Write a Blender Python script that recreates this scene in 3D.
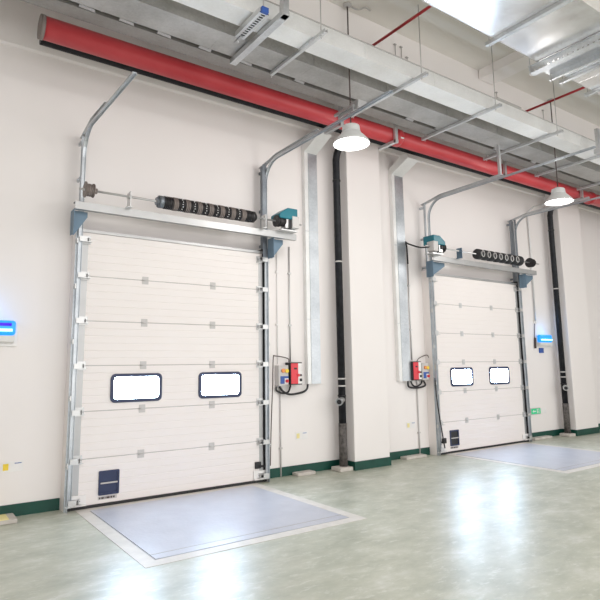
import bpy, bmesh, math, random
from mathutils import Vector, Matrix
R = math.radians
PI = math.pi
random.seed(4)
scn = bpy.context.scene
for o in list(bpy.data.objects):
    bpy.data.objects.remove(o)
C = scn.collection

# ------------------------------------------------------------------ camera
cam_d = bpy.data.cameras.new('camera')
cam = bpy.data.objects.new('camera', cam_d)
C.objects.link(cam)
scn.camera = cam
yaw, pit, rol = .6071, .1454, -.01175
fw = Vector((math.sin(yaw)*math.cos(pit), math.cos(yaw)*math.cos(pit), math.sin(pit)))
r0 = Vector((math.cos(yaw), -math.sin(yaw), 0))
u0 = r0.cross(fw)
rr = r0*math.cos(rol) + u0*math.sin(rol)
uu = -r0*math.sin(rol) + u0*math.cos(rol)
m = Matrix((rr, uu, -fw)).transposed().to_4x4()
m.translation = Vector((0, -6.78, 1.6))
cam.matrix_world = m
cam_d.sensor_width = 36
cam_d.lens = 553.1/600*36
cam_d.shift_x = .0202
cam_d.shift_y = -.0265
cam_d.clip_end = 200

# ------------------------------------------------------------------ light
w = bpy.data.worlds.new('world')
scn.world = w
w.use_nodes = True
bg = w.node_tree.nodes['Background']
bg.inputs['Color'].default_value = (1.0, .985, .975, 1)
bg.inputs['Strength'].default_value = .95

def area(name, loc, rot, sx, sy, power, col=(1, 1, 1)):
    d = bpy.data.lights.new(name, 'AREA')
    d.shape = 'RECTANGLE'; d.size = sx; d.size_y = sy; d.energy = power; d.color = col
    o = bpy.data.objects.new(name, d); o.location = loc; o.rotation_euler = rot
    C.objects.link(o)
    return o
area('hall_overhead_fill', (5, -8.0, 5.6), (R(28), 0, 0), 14, 1.2, 200, (1, .98, .96))  # unseen overhead fill added behind the camera, no fixtures modelled
area('hall_low_fill', (7, -9.5, 2.0), (R(130), 0, 0), 20, 4, 430, (1, .985, .97))  # added fill light, low behind the camera, lifts ceiling and duct undersides

scn.view_settings.view_transform = 'Standard'
scn.view_settings.look = 'None'
scn.view_settings.gamma = 1
scn.view_settings.use_curve_mapping = False
scn.view_settings.exposure = 0.0

# ------------------------------------------------------------------ materials
def base_mat(name):
    mt = bpy.data.materials.new(name); mt.use_nodes = True
    nt = mt.node_tree
    return mt, nt, nt.nodes['Principled BSDF']

def plain(name, col, rough=.5, metal=0., spec=.5, var=.05, scale=6., bump=0.):
    mt, nt, b = base_mat(name)
    tc = nt.nodes.new('ShaderNodeTexCoord')
    n = nt.nodes.new('ShaderNodeTexNoise'); n.inputs['Scale'].default_value = scale
    n.inputs['Detail'].default_value = 5
    nt.links.new(tc.outputs['Object'], n.inputs['Vector'])
    r = nt.nodes.new('ShaderNodeValToRGB')
    r.color_ramp.elements[0].position = .3; r.color_ramp.elements[1].position = .7
    r.color_ramp.elements[0].color = [c*(1-var) for c in col]+[1]
    r.color_ramp.elements[1].color = [min(1, c*(1+var)) for c in col]+[1]
    nt.links.new(n.outputs['Fac'], r.inputs['Fac'])
    nt.links.new(r.outputs['Color'], b.inputs['Base Color'])
    b.inputs['Roughness'].default_value = rough
    b.inputs['Metallic'].default_value = metal
    b.inputs['Specular IOR Level'].default_value = spec
    if bump:
        bp = nt.nodes.new('ShaderNodeBump'); bp.inputs['Strength'].default_value = bump
        bp.inputs['Distance'].default_value = .01
        nt.links.new(n.outputs['Fac'], bp.inputs['Height']); nt.links.new(bp.outputs['Normal'], b.inputs['Normal'])
    return mt

def galv(name, lo, hi, rough=.38, scale=9., metal=.75):
    mt, nt, b = base_mat(name)
    tc = nt.nodes.new('ShaderNodeTexCoord')
    v = nt.nodes.new('ShaderNodeTexVoronoi'); v.inputs['Scale'].default_value = 45
    n = nt.nodes.new('ShaderNodeTexNoise'); n.inputs['Scale'].default_value = scale*.3; n.inputs['Detail'].default_value = 6
    nt.links.new(tc.outputs['Object'], v.inputs['Vector']); nt.links.new(tc.outputs['Object'], n.inputs['Vector'])
    mx = nt.nodes.new('ShaderNodeMix'); mx.inputs['Factor'].default_value = .88
    sp = nt.nodes.new('ShaderNodeSeparateColor'); nt.links.new(v.outputs['Color'], sp.inputs[0])
    nt.links.new(sp.outputs[0], mx.inputs['A']); nt.links.new(n.outputs['Fac'], mx.inputs['B'])
    r = nt.nodes.new('ShaderNodeValToRGB')
    r.color_ramp.elements[0].position = .3; r.color_ramp.elements[1].position = .7
    r.color_ramp.elements[0].color = list(lo)+[1]; r.color_ramp.elements[1].color = list(hi)+[1]
    nt.links.new(mx.outputs['Result'], r.inputs['Fac']); nt.links.new(r.outputs['Color'], b.inputs['Base Color'])
    b.inputs['Metallic'].default_value = metal
    mr = nt.nodes.new('ShaderNodeMapRange'); mr.inputs['To Min'].default_value = rough-.08; mr.inputs['To Max'].default_value = rough+.12
    nt.links.new(n.outputs['Fac'], mr.inputs['Value']); nt.links.new(mr.outputs['Result'], b.inputs['Roughness'])
    return mt

def emit(name, col, strength, base=(.8, .8, .8)):
    mt, nt, b = base_mat(name)
    b.inputs['Base Color'].default_value = list(base)+[1]
    b.inputs['Emission Color'].default_value = list(col)+[1]
    b.inputs['Emission Strength'].default_value = strength
    b.inputs['Roughness'].default_value = .3
    return mt

M = {}
M['wall'] = plain('wall_paint', (.84, .80, .785), .6, var=.012, scale=.7, spec=.3)
M['ceiling'] = plain('ceiling_paint', (.76, .73, .69), .8, var=.04, scale=.6, spec=.2)
M['base'] = plain('green_skirting_paint', (.0, .055, .038), .5, var=.2, scale=5)
M['galv'] = galv('galvanised_steel', (.50, .51, .52), (.72, .73, .74))
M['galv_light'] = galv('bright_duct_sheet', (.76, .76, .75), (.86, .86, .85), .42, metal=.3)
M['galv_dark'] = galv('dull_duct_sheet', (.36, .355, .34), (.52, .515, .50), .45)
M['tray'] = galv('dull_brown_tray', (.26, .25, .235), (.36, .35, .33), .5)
M['galv_big'] = galv('shiny_duct_sheet', (.68, .67, .66), (.88, .88, .88), .2, 14)
M['track'] = galv('track_steel', (.42, .45, .48), (.62, .65, .68), .35)
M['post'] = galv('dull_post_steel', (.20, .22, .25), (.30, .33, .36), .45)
M['zinc'] = plain('zinc_plate', (.62, .62, .62), .35, metal=.7)
M['bar'] = plain('pale_aluminium', (.45, .45, .45), .4, metal=.7)
M['panel'] = plain('door_panel_enamel', (.84, .79, .77), .42, var=.008, scale=2, spec=.4)
M['seam'] = plain('door_joint_grey', (.45, .43, .42), .5)
M['black'] = plain('black_rubber', (.016, .016, .018), .5)
M['blackpipe'] = plain('black_pipe', (.012, .013, .017), .5, spec=.3, var=.5, scale=14)
M['navy'] = plain('navy_plastic', (.018, .03, .085), .35)
M['blueplate'] = plain('blue_grey_plate', (.13, .20, .27), .45, metal=.2)
M['teal'] = plain('teal_motor_paint', (.0, .15, .20), .35)
M['spring'] = plain('spring_steel', (.03, .028, .03), .4, metal=.4)
M['springband'] = plain('spring_taupe', (.20, .165, .15), .5)
M['chalk'] = plain('white_stripe_paint', (.75, .75, .75), .6)
M['redthin'] = plain('red_pipe_paint', (.42, .02, .025), .4)
M['redbox'] = plain('red_enamel', (.72, .04, .06), .35)
M['yellow'] = plain('yellow_plastic', (.85, .62, .05), .4)
M['yellowpale'] = plain('faded_yellow_plastic', (.85, .75, .35), .5)
M['white'] = plain('white_plastic', (.82, .80, .79), .45)
M['greyplastic'] = plain('light_grey_plastic', (.55, .53, .52), .45)
M['bluebtn'] = plain('blue_label', (.03, .09, .35), .4)
M['orange'] = plain('orange_plastic', (.8, .28, .08), .4)
M['concrete'] = plain('pale_concrete', (.55, .51, .47), .75, var=.12, scale=9, bump=.2)
M['greenlabel'] = emit('green_sign_face', (.0, .55, .22), .35, (.02, .45, .2))
M['pane'] = emit('daylit_window_pane', (.58, .77, 1.0), 60.0)
M['lens'] = emit('lamp_lens', (1, .985, .97), 9.0)
M['uv'] = emit('blue_tube_glow', (.01, .33, 1.0), 1.0, (.02, .12, .5))
M['uvtube'] = emit('blue_tube_core', (.25, .8, 1.0), 3.0)
M['uvdark'] = emit('violet_tube_glow', (.06, .01, 1.0), 1.0, (.05,.01,.3))
M['lampbody'] = emit('lamp_glass_reflector', (1, .98, .95), .12, (.48, .48, .47))
M['cable'] = plain('brown_cable', (.06, .04, .035), .5)

def red_pipe_mat():
    mt, nt, b = base_mat('red_pipe_with_painted_sheen')
    g = nt.nodes.new('ShaderNodeNewGeometry'); s = nt.nodes.new('ShaderNodeSeparateXYZ')
    nt.links.new(g.outputs['Normal'], s.inputs[0])
    mr = nt.nodes.new('ShaderNodeMapRange'); mr.inputs['From Min'].default_value = .72; mr.inputs['From Max'].default_value = .92
    nt.links.new(s.outputs['Z'], mr.inputs['Value'])
    tc = nt.nodes.new('ShaderNodeTexCoord'); n = nt.nodes.new('ShaderNodeTexNoise'); n.inputs['Scale'].default_value = 2
    nt.links.new(tc.outputs['Object'], n.inputs['Vector'])
    r = nt.nodes.new('ShaderNodeValToRGB')
    r.color_ramp.elements[0].position = .3; r.color_ramp.elements[1].position = .7
    r.color_ramp.elements[0].color = (.47, .04, .05, 1); r.color_ramp.elements[1].color = (.56, .06, .07, 1)
    nt.links.new(n.outputs['Fac'], r.inputs['Fac'])
    mx = nt.nodes.new('ShaderNodeMix'); mx.data_type = 'RGBA'
    nt.links.new(mr.outputs['Result'], mx.inputs['Factor'])
    nt.links.new(r.outputs['Color'], mx.inputs['A']); mx.inputs['B'].default_value = (.25, .17, .16, 1)  # greyer upward faces: glancing reflection painted into the colour
    nt.links.new(mx.outputs['Result'], b.inputs['Base Color'])
    b.inputs['Roughness'].default_value = .32
    return mt
M['red'] = red_pipe_mat()

def floor_mat():
    mt, nt, b = base_mat('green_grey_epoxy')
    tc = nt.nodes.new('ShaderNodeTexCoord')
    mp = nt.nodes.new('ShaderNodeMapping'); nt.links.new(tc.outputs['Object'], mp.inputs['Vector'])
    mp.inputs['Scale'].default_value = (1.3, 2.2, 1)
    n = nt.nodes.new('ShaderNodeTexNoise'); n.inputs['Scale'].default_value = 1.6; n.inputs['Detail'].default_value = 9; n.inputs['Roughness'].default_value = .68
    nt.links.new(mp.outputs['Vector'], n.inputs['Vector'])
    r = nt.nodes.new('ShaderNodeValToRGB'); e = r.color_ramp.elements
    e[0].position = .32; e[0].color = (.36, .38, .30, 1)
    e[1].position = .56; e[1].color = (.50, .51, .42, 1)
    k = e.new(.72); k.color = (.66, .66, .61, 1)
    nt.links.new(n.outputs['Fac'], r.inputs['Fac']); nt.links.new(r.outputs['Color'], b.inputs['Base Color'])
    n2 = nt.nodes.new('ShaderNodeTexNoise'); n2.inputs['Scale'].default_value = 5; n2.inputs['Detail'].default_value = 6
    nt.links.new(mp.outputs['Vector'], n2.inputs['Vector'])
    mr = nt.nodes.new('ShaderNodeMapRange'); mr.inputs['From Min'].default_value = .3; mr.inputs['From Max'].default_value = .7
    mr.inputs['To Min'].default_value = .31; mr.inputs['To Max'].default_value = .41
    nt.links.new(n2.outputs['Fac'], mr.inputs['Value']); nt.links.new(mr.outputs['Result'], b.inputs['Roughness'])
    # pale scuff marks
    mp3 = nt.nodes.new('ShaderNodeMapping'); mp3.inputs['Scale'].default_value = (2.2, 5.5, 1); mp3.inputs['Rotation'].default_value = (0, 0, .5)
    nt.links.new(tc.outputs['Object'], mp3.inputs['Vector'])
    n3 = nt.nodes.new('ShaderNodeTexNoise'); n3.inputs['Scale'].default_value = 2.6; n3.inputs['Detail'].default_value = 10; n3.inputs['Roughness'].default_value = .75
    nt.links.new(mp3.outputs['Vector'], n3.inputs['Vector'])
    m3 = nt.nodes.new('ShaderNodeMapRange'); m3.inputs['From Min'].default_value = .53; m3.inputs['From Max'].default_value = .72; m3.inputs['To Max'].default_value = .8
    nt.links.new(n3.outputs['Fac'], m3.inputs['Value'])
    mx = nt.nodes.new('ShaderNodeMix'); mx.data_type = 'RGBA'; mx.inputs['B'].default_value = (.74, .74, .69, 1)
    nt.links.new(m3.outputs['Result'], mx.inputs['Factor']); nt.links.new(r.outputs['Color'], mx.inputs['A'])
    nt.links.new(mx.outputs['Result'], b.inputs['Base Color'])
    b.inputs['Specular IOR Level'].default_value = 1.0
    return mt
M['floor'] = floor_mat()

def plate_mat():
    mt, nt, b = base_mat('lavender_tread_plate')
    tc = nt.nodes.new('ShaderNodeTexCoord')
    v = nt.nodes.new('ShaderNodeTexVoronoi'); v.inputs['Scale'].default_value = 26
    nt.links.new(tc.outputs['Object'], v.inputs['Vector'])
    n = nt.nodes.new('ShaderNodeTexNoise'); n.inputs['Scale'].default_value = 4
    nt.links.new(tc.outputs['Object'], n.inputs['Vector'])
    r = nt.nodes.new('ShaderNodeValToRGB')
    r.color_ramp.elements[0].color = (.47, .48, .54, 1); r.color_ramp.elements[1].color = (.60, .61, .67, 1)
    nt.links.new(n.outputs['Fac'], r.inputs['Fac']); nt.links.new(r.outputs['Color'], b.inputs['Base Color'])
    bp = nt.nodes.new('ShaderNodeBump'); bp.inputs['Strength'].default_value = .25; bp.inputs['Distance'].default_value = .004
    nt.links.new(v.outputs['Distance'], bp.inputs['Height']); nt.links.new(bp.outputs['Normal'], b.inputs['Normal'])
    b.inputs['Roughness'].default_value = .33; b.inputs['Metallic'].default_value = .15
    return mt
M['plate'] = plate_mat()

# ------------------------------------------------------------------ helpers
def NB():
    return bmesh.new()

def box(bm, x0, x1, y0, y1, z0, z1, mi=0):
    vs = [bm.verts.new((x, y, z)) for x in (x0, x1) for y in (y0, y1) for z in (z0, z1)]
    for f in ((0, 1, 3, 2), (4, 6, 7, 5), (0, 4, 5, 1), (2, 3, 7, 6), (0, 2, 6, 4), (1, 5, 7, 3)):
        fc = bm.faces.new([vs[i] for i in f]); fc.material_index = mi
    return bm

def prism(bm, poly, axis, a, b, mi=0):
    """poly in the two other axes, extruded along axis from a to b"""
    def P(p, t):
        return {'x': (t, p[0], p[1]), 'y': (p[0], t, p[1]), 'z': (p[0], p[1], t)}[axis]
    A = [bm.verts.new(P(p, a)) for p in poly]; B = [bm.verts.new(P(p, b)) for p in poly]
    n = len(poly)
    fs = [bm.faces.new(A), bm.faces.new(B[::-1])]
    for i in range(n):
        fs.append(bm.faces.new([A[i], B[i], B[(i+1) % n], A[(i+1) % n]]))
    for f in fs: f.material_index = mi
    return bm

def tube(bm, pts, r, seg=10, mi=0, cap=True):
    pts = [Vector(p) for p in pts]
    rings = []
    prev = None
    for i, p in enumerate(pts):
        if i == 0: t = pts[1]-p
        elif i == len(pts)-1: t = p-pts[i-1]
        else: t = (pts[i+1]-p).normalized()+(p-pts[i-1]).normalized()
        t.normalize()
        if prev is None:
            a = Vector((0, 0, 1)) if abs(t.z) < .9 else Vector((1, 0, 0))
            n = t.cross(a).normalized()
        else:
            n = (prev - t*prev.dot(t)).normalized()
        prev = n
        b = t.cross(n)
        rad = r[i] if isinstance(r, (list, tuple)) else r
        rings.append([bm.verts.new(p+(n*math.cos(2*PI*k/seg)+b*math.sin(2*PI*k/seg))*rad) for k in range(seg)])
    for A, B in zip(rings, rings[1:]):
        for k in range(seg):
            f = bm.faces.new([A[k], A[(k+1) % seg], B[(k+1) % seg], B[k]]); f.smooth = True; f.material_index = mi
    if cap:
        for rg in (rings[0][::-1], rings[-1]):
            f = bm.faces.new(rg); f.material_index = mi
    return bm

def sweep(bm, pts, prof, side, mi=0):
    """prof: list of (s, n) offsets; s along the fixed 'side' vector, n along the in-plane normal"""
    pts = [Vector(p) for p in pts]; side = Vector(side).normalized()
    rings = []
    for i, p in enumerate(pts):
        if i == 0: t = (pts[1]-p).normalized(); k = 1
        elif i == len(pts)-1: t = (p-pts[i-1]).normalized(); k = 1
        else:
            t1 = (p-pts[i-1]).normalized(); t2 = (pts[i+1]-p).normalized()
            t = (t1+t2).normalized(); k = 1/max(.3, t.dot(t1))
        n = side.cross(t).normalized()*k
        rings.append([bm.verts.new(p+side*a+n*b) for a, b in prof])
    m_ = len(prof)
    for A, B in zip(rings, rings[1:]):
        for k in range(m_):
            f = bm.faces.new([A[k], A[(k+1) % m_], B[(k+1) % m_], B[k]]); f.material_index = mi
    for rg in (rings[0][::-1], rings[-1]):
        f = bm.faces.new(rg); f.material_index = mi
    return bm

def lathe(bm, prof, cx=0, cy=0, seg=32, mi=0):
    """prof: list of (r, z) turned round the vertical axis"""
    rings = []
    for r, z in prof:
        if r < 1e-5:
            rings.append([bm.verts.new((cx, cy, z))])
        else:
            rings.append([bm.verts.new((cx+r*math.cos(2*PI*k/seg), cy+r*math.sin(2*PI*k/seg), z)) for k in range(seg)])
    for A, B in zip(rings, rings[1:]):
        for k in range(seg):
            a = [A[k % len(A)], A[(k+1) % len(A)]] if len(A) > 1 else [A[0]]
            b = [B[(k+1) % len(B)], B[k % len(B)]] if len(B) > 1 else [B[0]]
            f = bm.faces.new(a+b); f.smooth = True; f.material_index = mi
    return bm

def obj(name, bm, mats, parent=None, bevel=0.):
    bmesh.ops.recalc_face_normals(bm, faces=bm.faces)
    me = bpy.data.meshes.new(name); bm.to_mesh(me); bm.free()
    for mt in (mats if isinstance(mats, (list, tuple)) else [mats]):
        me.materials.append(M[mt])
    o = bpy.data.objects.new(name, me); C.objects.link(o)
    if parent: 
        o.parent = parent
        # geometry is written in world metres: cancel the parent's offset
        o.location = -world_loc(parent)
    if bevel:
        b = o.modifiers.new('bevel', 'BEVEL'); b.width = bevel; b.segments = 2; b.limit_method = 'ANGLE'
    return o

def world_loc(o):
    v = Vector(o.location)
    while o.parent:
        o = o.parent; v += Vector(o.location)
    return v

def tag(o, label=None, cat=None, group=None, kind=None):
    if label: o['label'] = label
    if cat: o['category'] = cat
    if group: o['group'] = group
    if kind: o['kind'] = kind
    return o

def thing(name, loc, label, cat, group=None, kind=None):
    o = bpy.data.objects.new(name, None); C.objects.link(o)
    o.location = loc; o.empty_display_size = .1
    return tag(o, label, cat, group, kind)

def copy_tree(o, parent=None):
    c = o.copy(); C.objects.link(c)
    if parent: c.parent = parent
    for ch in list(o.children): copy_tree(ch, c)
    return c

WY = .15          # face of the main wall
X0, X1, ZC = -6., 22., 6.26

# ------------------------------------------------------------------ structure
b = NB(); box(b, X0, X1, -14, .45, -.2, 0); tag(obj('floor', b, 'floor'), kind='structure')
# main wall: plain skin, and above 5.43 m a slightly proud band
b = NB(); prism(b, [(WY, 0), (WY, 5.43), (WY-.04, 5.45), (WY-.04, ZC), (WY+.3, ZC), (WY+.3, 0)], 'x', X0, X1)
tag(obj('wall_front', b, 'wall'), kind='structure')
b = NB(); box(b, X0, X0+.2, -9, WY, 0, ZC); tag(obj('wall_left', b, 'wall'), kind='structure')
b = NB(); box(b, X1-.2, X1, -9, WY, 0, ZC); tag(obj('wall_right', b, 'wall'), kind='structure')
b = NB(); box(b, X0, X1, -9, WY+.3, ZC, ZC+.2); tag(obj('ceiling', b, 'ceiling'), kind='structure')
b = NB(); box(b, X0+.2, X1-.2, -9, -1.78, 6.2, ZC)
tag(obj('ceiling_beam', b, 'ceiling'), 'wide pale soffit of the ceiling above the ducts', 'ceiling', kind='structure')
b = NB(); box(b, X0+.2, X1-.2, -1.78, -1.50, 5.72, ZC)
tag(obj('ceiling_beam', b, 'wall'), 'long white downstand beam behind the pale duct', 'beam', kind='structure')
for xb in (7.20, 13.6):
    b = NB(); box(b, xb, xb+.34, -8.8, -1.79, 6.05, 6.2)
    tag(obj('ceiling_beam', b, 'wall'), 'white crossbeam running away under the ceiling', 'beam', kind='structure')
for k, (xa, xb) in enumerate(((5.80, 6.54), (12.2, 13.15))):
    b = NB(); box(b, xa, xb, -.17, WY, 0, ZC)
    tag(obj('wall_pillar', b, 'wall', bevel=.008), kind='structure')
# green baseboards
b = NB()
h = .13
FR = -.184
box(b, X0+.2, 1.60, WY-.014, WY, 0, h); box(b, 4.35, 5.80, WY-.014, WY, 0, h)
for pa, pb, pn in ((5.80, 6.54, 7.83), (12.2, 13.15, X1-.2)):
    box(b, pa-.014, pb+.014, FR, -.17, 0, h); box(b, pa-.014, pa, -.17, WY-.014, 0, h); box(b, pb, pb+.014, -.17, WY, 0, h)
    box(b, pb+.014, pn, WY-.014, WY, 0, h)
box(b, 10.69, 12.2, WY-.014, WY, 0, h)
tag(obj('baseboard_front', b, 'base'), kind='structure')

# ------------------------------------------------------------------ sectional doors (left door 1, right door 2)
SEAMS = [.55, 1.09, 1.62, 2.15, 2.69]
TOP = 3.23
def rrect(x0, x1, z0, z1, r, seg=5):
    out = []
    for cx, cz, a in ((x1-r, z1-r, 0), (x0+r, z1-r, 90), (x0+r, z0+r, 180), (x1-r, z0+r, 270)):
        for k in range(seg+1):
            t = R(a+90*k/seg); out.append((cx+r*math.cos(t), cz+r*math.sin(t)))
    return out
def ring(bm, outer, inner, y0, y1, mi=0):
    n = len(outer)
    V = {}
    for nm, poly, y in (('of', outer, y0), ('if', inner, y0), ('ob', outer, y1), ('ib', inner, y1)):
        V[nm] = [bm.verts.new((p[0], y, p[1])) for p in poly]
    for i in range(n):
        j = (i+1) % n
        for a, c in (('of', 'if'), ('if', 'ib'), ('ib', 'ob'), ('ob', 'of')):
            f = bm.faces.new([V[a][i], V[a][j], V[c][j], V[c][i]]); f.material_index = mi

def sectional_door(n, x0, x1, label):
    """front face of the leaf at y = 0"""
    cx = (x0+x1)/2
    t = thing('door_%d' % n, (cx, .03, 0), label, 'door', kind='structure')
    zs = [.03]+SEAMS+[TOP]
    for i, (za, zb) in enumerate(zip(zs, zs[1:])):
        p = NB()
        # front skin with three pressed ribs, tongue gap to the next panel
        prof = [(.05, za+.004), (.004, za+.004), (0, za+.010)]
        for q in range(1, 6):
            zq = za+(zb-za)*q/6
            prof += [(0, zq-.006), (.0035, zq), (0, zq+.006)]
        prof += [(0, zb-.010), (.004, zb-.004), (.05, zb-.004)]
        prism(p, prof, 'x', x0, x1)
        obj('panel', p, 'panel', t)
    g = NB()
    for z in SEAMS: box(g, x0+.003, x1-.003, .006, .046, z-.006, z+.006)
    obj('panel_joint', g, 'seam', t)
    # steel end caps on both edges
    for xa, xb in ((x0-.004, x0+.075), (x1-.06, x1+.004)):
        g = NB(); box(g, xa, xb, -.003, .052, .04, TOP-.05); obj('end_cap', g, 'bar', t)
    g = NB(); box(g, x0, x1, -.006, .05, 0.003, .034); obj('bottom_seal', g, 'black', t)
    g = NB(); box(g, x0, x1, -.018, .05, TOP-.005, TOP+.03); obj('top_rail', g, 'bar', t)
    # windows
    for wa, wb in ((x0+.40, x0+1.05), (x0+1.56, x0+2.21)):
        g = NB(); ring(g, rrect(wa, wb, 1.175, 1.52, .06), rrect(wa+.04, wb-.04, 1.215, 1.48, .04), -.014, .012)
        wf = obj('window_frame', g, 'navy', t)
        g = NB(); ip = rrect(wa+.038, wb-.038, 1.213, 1.482, .04)
        prism(g, ip, 'y', -.004, .008)
        obj('window_pane', g, 'pane', wf)
    # middle hinges
    for z in SEAMS:
        for xh in (x0+.80, x0+1.76):
            g = NB(); box(g, xh-.04, xh+.04, -.006, 0, z-.048, z-.008); box(g, xh-.04, xh+.04, -.006, 0, z+.008, z+.048)
            tube(g, [(xh-.04, -.008, z), (xh+.04, -.008, z)], .008, 8)
            obj('hinge', g, 'greyplastic' if n == 1 else 'zinc', t)
    # edge hinges with rollers
    for z in [.10]+SEAMS+[TOP-.10]:
        for s, xe in ((1, x0), (-1, x1)):
            g = NB()
            box(g, *sorted((xe+s*.0, xe+s*.10)), -.012, 0, z-.05, z+.05)
            box(g, *sorted((xe-s*.05, xe+s*.10)), -.080, -.012, z-.035, z-.028)
            box(g, *sorted((xe-s*.05, xe+s*.04)), -.084, -.080, z-.035, z+.027)
            box(g, *sorted((xe-s*.01, xe+s*.09)), -.045, -.012, z+.020, z+.027)
            box(g, *sorted((xe+s*.07, xe+s*.076)), -.050, -.012, z-.035, z+.027)
            o = obj('roller_hinge', g, 'zinc', t)
            g = NB(); tube(g, [(xe+s*.09, -.035, z), (xe-s*.03, -.035, z)], .007, 8)
            tube(g, [(xe-s*.028, -.035, z), (xe-s*.048, -.035, z)], .022, 12)
            obj('roller', g, 'bar', o)
    # bottom corner brackets
    for s, xe in ((1, x0), (-1, x1)):
        g = NB(); box(g, *sorted((xe-s*.07, xe+s*.16)), -.022, 0, .045, .16)
        box(g, *sorted((xe-s*.07, xe+s*.16)), -.060, -.022, .045, .06)
        o = obj('bottom_bracket', g, 'white', t, .003)
        g = NB(); tube(g, [(xe+s*.05, -.045, .085), (xe-s*.05, -.045, .085)], .016, 10); obj('roller', g, 'black', o)
    # recessed handle, low on the left
    ha, hb = x0+.30, x0+.54
    g = NB(); ring(g, rrect(ha, hb, .125, .40, .012), rrect(ha+.022, hb-.022, .147, .378, .008), -.016, .004)
    hd = obj('pull_handle', g, 'navy', t)
    g = NB(); box(g, ha+.02, hb-.02, -.003, .003, .145, .380)
    obj('handle_cup', g, 'black' if n == 2 else 'navy', hd)
    g = NB(); box(g, ha+.02, hb-.02, -.022, -.003, .252, .268); 
    obj('grip_bar', g, 'greyplastic', hd, .003)
    g = NB(); box(g, ha-.0, hb-.02, -.003, 0, .075, .112)
    pl = obj('rating_plate', g, 'greyplastic', t)
    g = NB(); xx = ha+.012
    for wd in (.018, .03, .012, .04, .022, .02):
        box(g, xx, xx+wd, -.0042, -.003, .083, .104); xx += wd+.008
    obj('plate_print', g, 'cable', pl)
    return t

door1 = sectional_door(1, 1.69, 4.25, 'large white sectional dock door nearest the camera with two bright windows')
door2 = sectional_door(2, 7.92, 10.60, 'smaller looking white sectional dock door farther right behind the pillar')
# black lock beside the edge of each door
for x, s, lb in ((4.16, 1, 'small black slide lock low on the right edge of the near door'),
                 (8.05, -1, 'small black slide lock low on the left edge of the far door')):
    t = thing('slide_lock', (x, -.01, .23), lb, 'lock')
    g = NB(); box(g, x-.045, x+.045, -.03, -.001, .19, .28); obj('lock_case', g, 'black', t, .004)
    g = NB(); tube(g, [(x, -.025, .225), (x+s*.10, -.035, .215)], .014, 8); obj('bolt', g, 'black', t)

# ------------------------------------------------------------------ door tracks
ZT = 4.60
def track(xw, s, yend, label, ZT=4.60, zend=None):
    """xw: inner edge of the door side, s=+1 for the right side of a door"""
    t = thing('door_track', (xw, .05, 0), label, 'door track')
    g = NB()   # angle carrying the rail
    xa, xb = sorted((xw+s*.050, xw+s*.055)); box(g, xa, xb, -.075, -.02, 0.001, 3.3)
    xa, xb = sorted((xw+s*.05, xw+s*.075)); box(g, xa, xb, -.024, -.018, 0.001, 3.3)
    obj('wall_angle', g, 'track', t)
    g = NB()   # painted jamb filling the space to the wall
    xa, xb = sorted((xw+s*.046, xw+s*.075)); box(g, xa, xb, -.017, WY-.001, 0.001, 3.3); obj('jamb', g, 'panel', t)
    g = NB()   # black jamb seal
    xa, xb = sorted((xw+s*.001, xw+s*.045)); box(g, xa, xb, -.012, WY-.008, 0.001, 3.3)
    obj('jamb_seal', g, 'black', t)
    g = NB()   # upper wall post
    wq = .10 if s > 0 else .045
    xa, xb = sorted((xw+s*.012, xw+s*.018)); box(g, xa, xb, .03, .075, 3.3, ZT-.02)
    xa, xb = sorted((xw+s*.012, xw+s*wq)); box(g, xa, xb, .024, .030, 3.3, ZT-.02)
    if s > 0: box(g, xw-.045, xw+.022, -.082, -.078, 3.12, ZT-.03)
    for z in (3.36, 3.9, ZT-.10):
        xa, xb = sorted((xw+s*.03, xw+s*.05)); box(g, xa, xb, .030, WY-.001, z-.02, z+.02)
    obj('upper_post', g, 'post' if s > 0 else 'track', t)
    # C-shaped roller rail: up, round the bend and back into the room
    xr = xw+s*.026
    yv = -.05
    prof = [(-.022, -.012), (.022, -.012), (.022, .012), (.018, .012), (.018, -.007), (-.018, -.007), (-.018, .012), (-.022, .012)]
    rb = .32
    pts = [(xr, yv, .04), (xr, yv, ZT-rb)]
    for k in range(1, 9):
        a = PI/2*k/8
        pts.append((xr, yv-rb*(1-math.cos(a)), ZT-rb+rb*math.sin(a)))
    pts.append((xr, yend, zend or ZT+.02))
    g = NB(); sweep(g, pts, prof, (1, 0, 0)); obj('roller_rail', g, 'track', t)
    # stiffening angle above the bend
    g = NB(); sweep(g, [(xr, .12, ZT-.04), (xr, -.35, ZT+.045), (xr, yend*.5, ((zend or ZT+.02)+ZT)/2+.045)],
                    [(-.02, -.018), (.02, -.018), (.02, .018), (.016, .018), (.016, -.014), (-.02, -.014)], (1, 0, 0))
    obj('stiffener', g, 'galv', t)
    for z in (.5, 1.25, 1.9, 2.55, 3.1):
        g = NB(); box(g, *sorted((xw+s*.056, xw+s*.070)), -.07, -.03, z-.03, z+.03)
        tube(g, [(xw+s*.06, -.05, z), (xw+s*.085, -.05, z)], .009, 8)
        obj('track_bracket', g, 'zinc', t)
    return t
track(1.684, -1, -1.83, 'galvanised door track on the left side of the near door', 4.47, 4.42)
track(4.262, 1, -2.68, 'galvanised door track between the near door and the wall boxes, passing over the near lamp')
track(7.914, -1, -3.12, 'galvanised door track on the left side of the far door')
track(10.606, 1, -3.3, 'galvanised door track on the right side of the far door, running past the far lamp', 4.66)

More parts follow.
